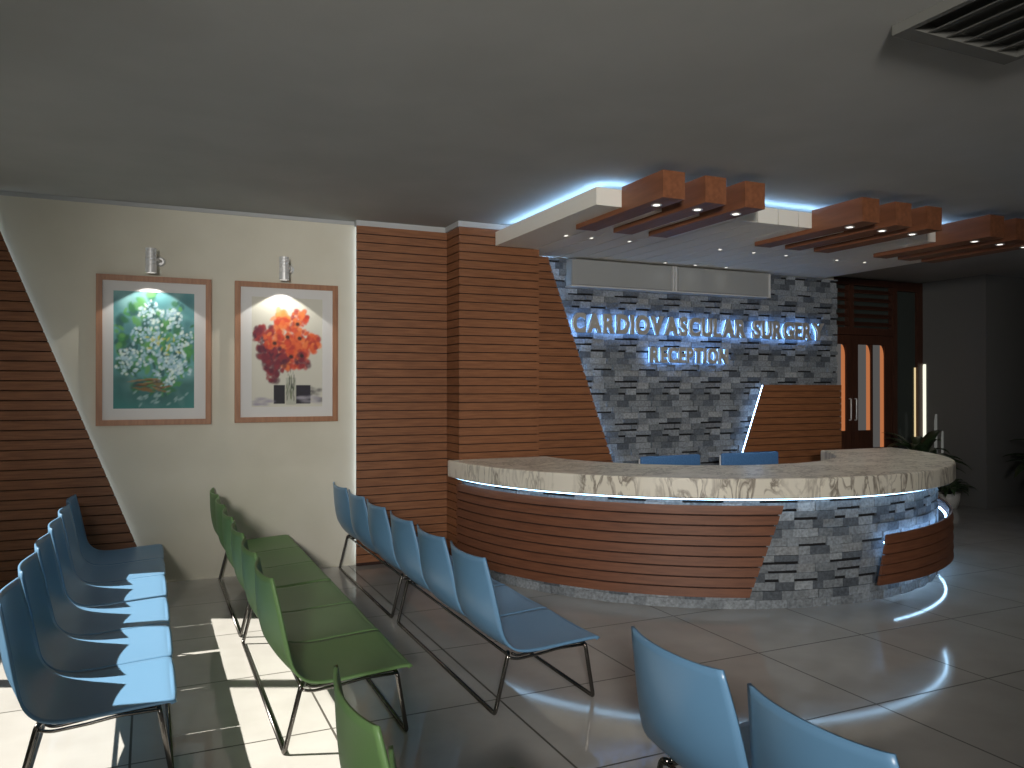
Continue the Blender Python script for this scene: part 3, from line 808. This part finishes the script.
d1 = leaf('door_1', 7.885, 8.995, [(8.25, 8.40, .9), (8.70, 8.90, 1.05)])
d2 = leaf('door_2', 9.0, 9.795, [(9.13, 9.385, 1.05), (9.42, 9.66, .80)])
for d, x in ((d1, 8.955), (d2, 9.06)):
    bm = bmesh.new(); tube(bm, round_path([(x, 8.198, 1.20), (x, 8.165, 1.20), (x, 8.165, 1.50), (x, 8.198, 1.50)], .02), .010); obj('handle', bm, M['alu'], d, True)
# louvred transom
t = thing('louvred_transom', 'dark wooden louvred transom above the entrance doors', 'transom', (8.9, 8.22, 2.5))
for a, b_ in ((7.885, 8.925), (9.025, 9.795)):
    bm = bmesh.new()
    for k in range(5):
        z = 2.53 + k * .115
        prism = [(8.19, z), (8.25, z + .05), (8.25, z + .062), (8.19, z + .012)]
        A = [bm.verts.new((a - 8.9, y - 8.22, zz - 2.5)) for y, zz in prism]; B = [bm.verts.new((b_ - 8.9, y - 8.22, zz - 2.5)) for y, zz in prism]
        bm.faces.new(A); bm.faces.new(B[::-1])
        for i in range(4): bm.faces.new([A[i], B[i], B[(i + 1) % 4], A[(i + 1) % 4]])
    obj('louvres', bm, M['door'], t)
bm = bmesh.new(); fill(bm, 7.885 - 8.9, 9.795 - 8.9, 0.002, .598, .032, .040); obj('dark_glass', bm, M['darkglass'], t)
bm = bmesh.new(); fill(bm, 9.885, 10.295, .085, 3.055, 8.21, 8.22); o = obj('window_7', bm, M['darkglass']); o['kind'] = 'structure'
bm = bmesh.new(); fill(bm, 10.27, 10.292, .70, 1.95, 8.196, 8.206); o = obj('window_8', bm, M['gold']); o['kind'] = 'structure'  # glowing strip paints the sun streak on the jamb
# narrow emissive strips painting sun streaks on the recess side wall
def sun_streak(name, y0, y1, z0, z1, m):
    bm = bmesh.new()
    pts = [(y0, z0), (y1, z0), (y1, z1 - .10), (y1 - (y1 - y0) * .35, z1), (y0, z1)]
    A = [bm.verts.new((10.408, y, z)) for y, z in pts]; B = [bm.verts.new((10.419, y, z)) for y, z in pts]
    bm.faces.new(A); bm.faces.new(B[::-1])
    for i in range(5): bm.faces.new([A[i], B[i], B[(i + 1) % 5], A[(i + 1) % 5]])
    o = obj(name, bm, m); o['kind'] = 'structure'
sun_streak('window_9', 8.125, 8.185, .6, 2.0, M['sun_streak'])
sun_streak('window_10', 7.945, 7.985, .6, 1.27, M['sun_streak_dim'])
sun_streak('window_11', 7.845, 7.875, .6, 1.03, M['sun_streak_dim'])

# ---------------------------------------------------------------- plants
def plant(x, y, ph, pr, nleaf, ll, seed, label, arch=1.0, lift=0):
    random.seed(seed)
    t = thing('potted_plant', label, 'plant', (x, y, 0))
    bm = bmesh.new(); lathe(bm, [(0, .0), (pr * .72, 0), (pr * .95, ph * .5), (pr, ph), (pr * .9, ph), (pr * .86, ph * .9), (0, ph * .9)], 28)
    obj('pot', bm, M['pot'], t, True)
    bm = bmesh.new(); lathe(bm, [(0, ph * .90), (pr * .85, ph * .905), (0, ph * .93)], 20); obj('soil', bm, M['soil'], t)
    bm = bmesh.new()
    for k in range(nleaf):
        a = k * 2.4 + random.uniform(-.3, .3); l = ll * random.uniform(.75, 1.1); wd = l * random.uniform(.10, .15); el = random.uniform(.5, 1.35)
        prev = None; n = 8; px, pz = 0.015, ph * .9 + lift * random.random(); e_ = el
        for i in range(n + 1):
            u = i / n; w_ = wd * sin(pi * min(1, .12 + u * .9)) ** .8 if i < n else .002
            cx_, cy_ = px * cos(a), px * sin(a); sx_, sy_ = -sin(a) * w_, cos(a) * w_
            row = [bm.verts.new((cx_ + sx_, cy_ + sy_, pz + w_ * .35)), bm.verts.new((cx_, cy_, pz)), bm.verts.new((cx_ - sx_, cy_ - sy_, pz + w_ * .35))]
            if prev:
                bm.faces.new([prev[0], row[0], row[1], prev[1]]); bm.faces.new([prev[1], row[1], row[2], prev[2]])
            prev = row; e_ -= arch * 1.9 / n * (.4 + u); px += l / n * cos(e_); pz += l / n * sin(e_); pz = max(pz, .03)
    o = obj('leaves', bm, M['leaf'], t, True)
    md = o.modifiers.new('t', 'SOLIDIFY'); md.thickness = .002
plant(9.52, 7.50, .50, .19, 26, .66, 5, 'large dark leafy plant in a pot rising behind the right end of the counter', .8, .28)
plant(10.06, 7.50, .20, .145, 28, .36, 8, 'low dark leafy plant in a small white pot on the floor beside the grey wall', 1.0, .05)
plant(10.72, 6.46, .40, .19, 24, .76, 11, 'tall dark leafy plant at the right edge by the grey wall', .9, .2)

# ---------------------------------------------------------------- ceiling vent
L0 = (3.5, 1.8, CE)
VX0, VX1, VY0, VY1 = 2.90, 3.635, 1.2, 2.42
t = thing('ceiling_vent', 'grey slatted air vent set on the ceiling at the upper right', 'air vent', L0)
bm = bmesh.new(); z0 = CE - .046
for a, b_ in (((VX0, VY0), (VX0 + .03, VY1)), ((VX1 - .03, VY0), (VX1, VY1)), ((VX0 + .03, VY0), (VX1 - .03, VY0 + .08)), ((VX0 + .03, VY1 - .08), (VX1 - .03, VY1))):
    box(bm, (a[0], a[1], z0), (b_[0], b_[1], CE - .001))
obj('frame', rel(bm, L0), M['vent'], t)
for k in range(5):
    x = VX0 + .112 + k * .112
    bm = bmesh.new()
    pts = [(x, z0 + .004), (x + .010, z0 + .002), (x + .085, z0 + .026), (x + .075, z0 + .030)]
    prism_xz(bm, pts, VY0 + .08, VY1 - .08); obj('blade', rel(bm, L0), M['vent'], t)
bm = bmesh.new(); box(bm, (VX0 + .03, VY0 + .06, CE - .004), (VX1 - .03, VY1 - .06, CE - .001)); obj('duct', rel(bm, L0), M['ventdark'], t)
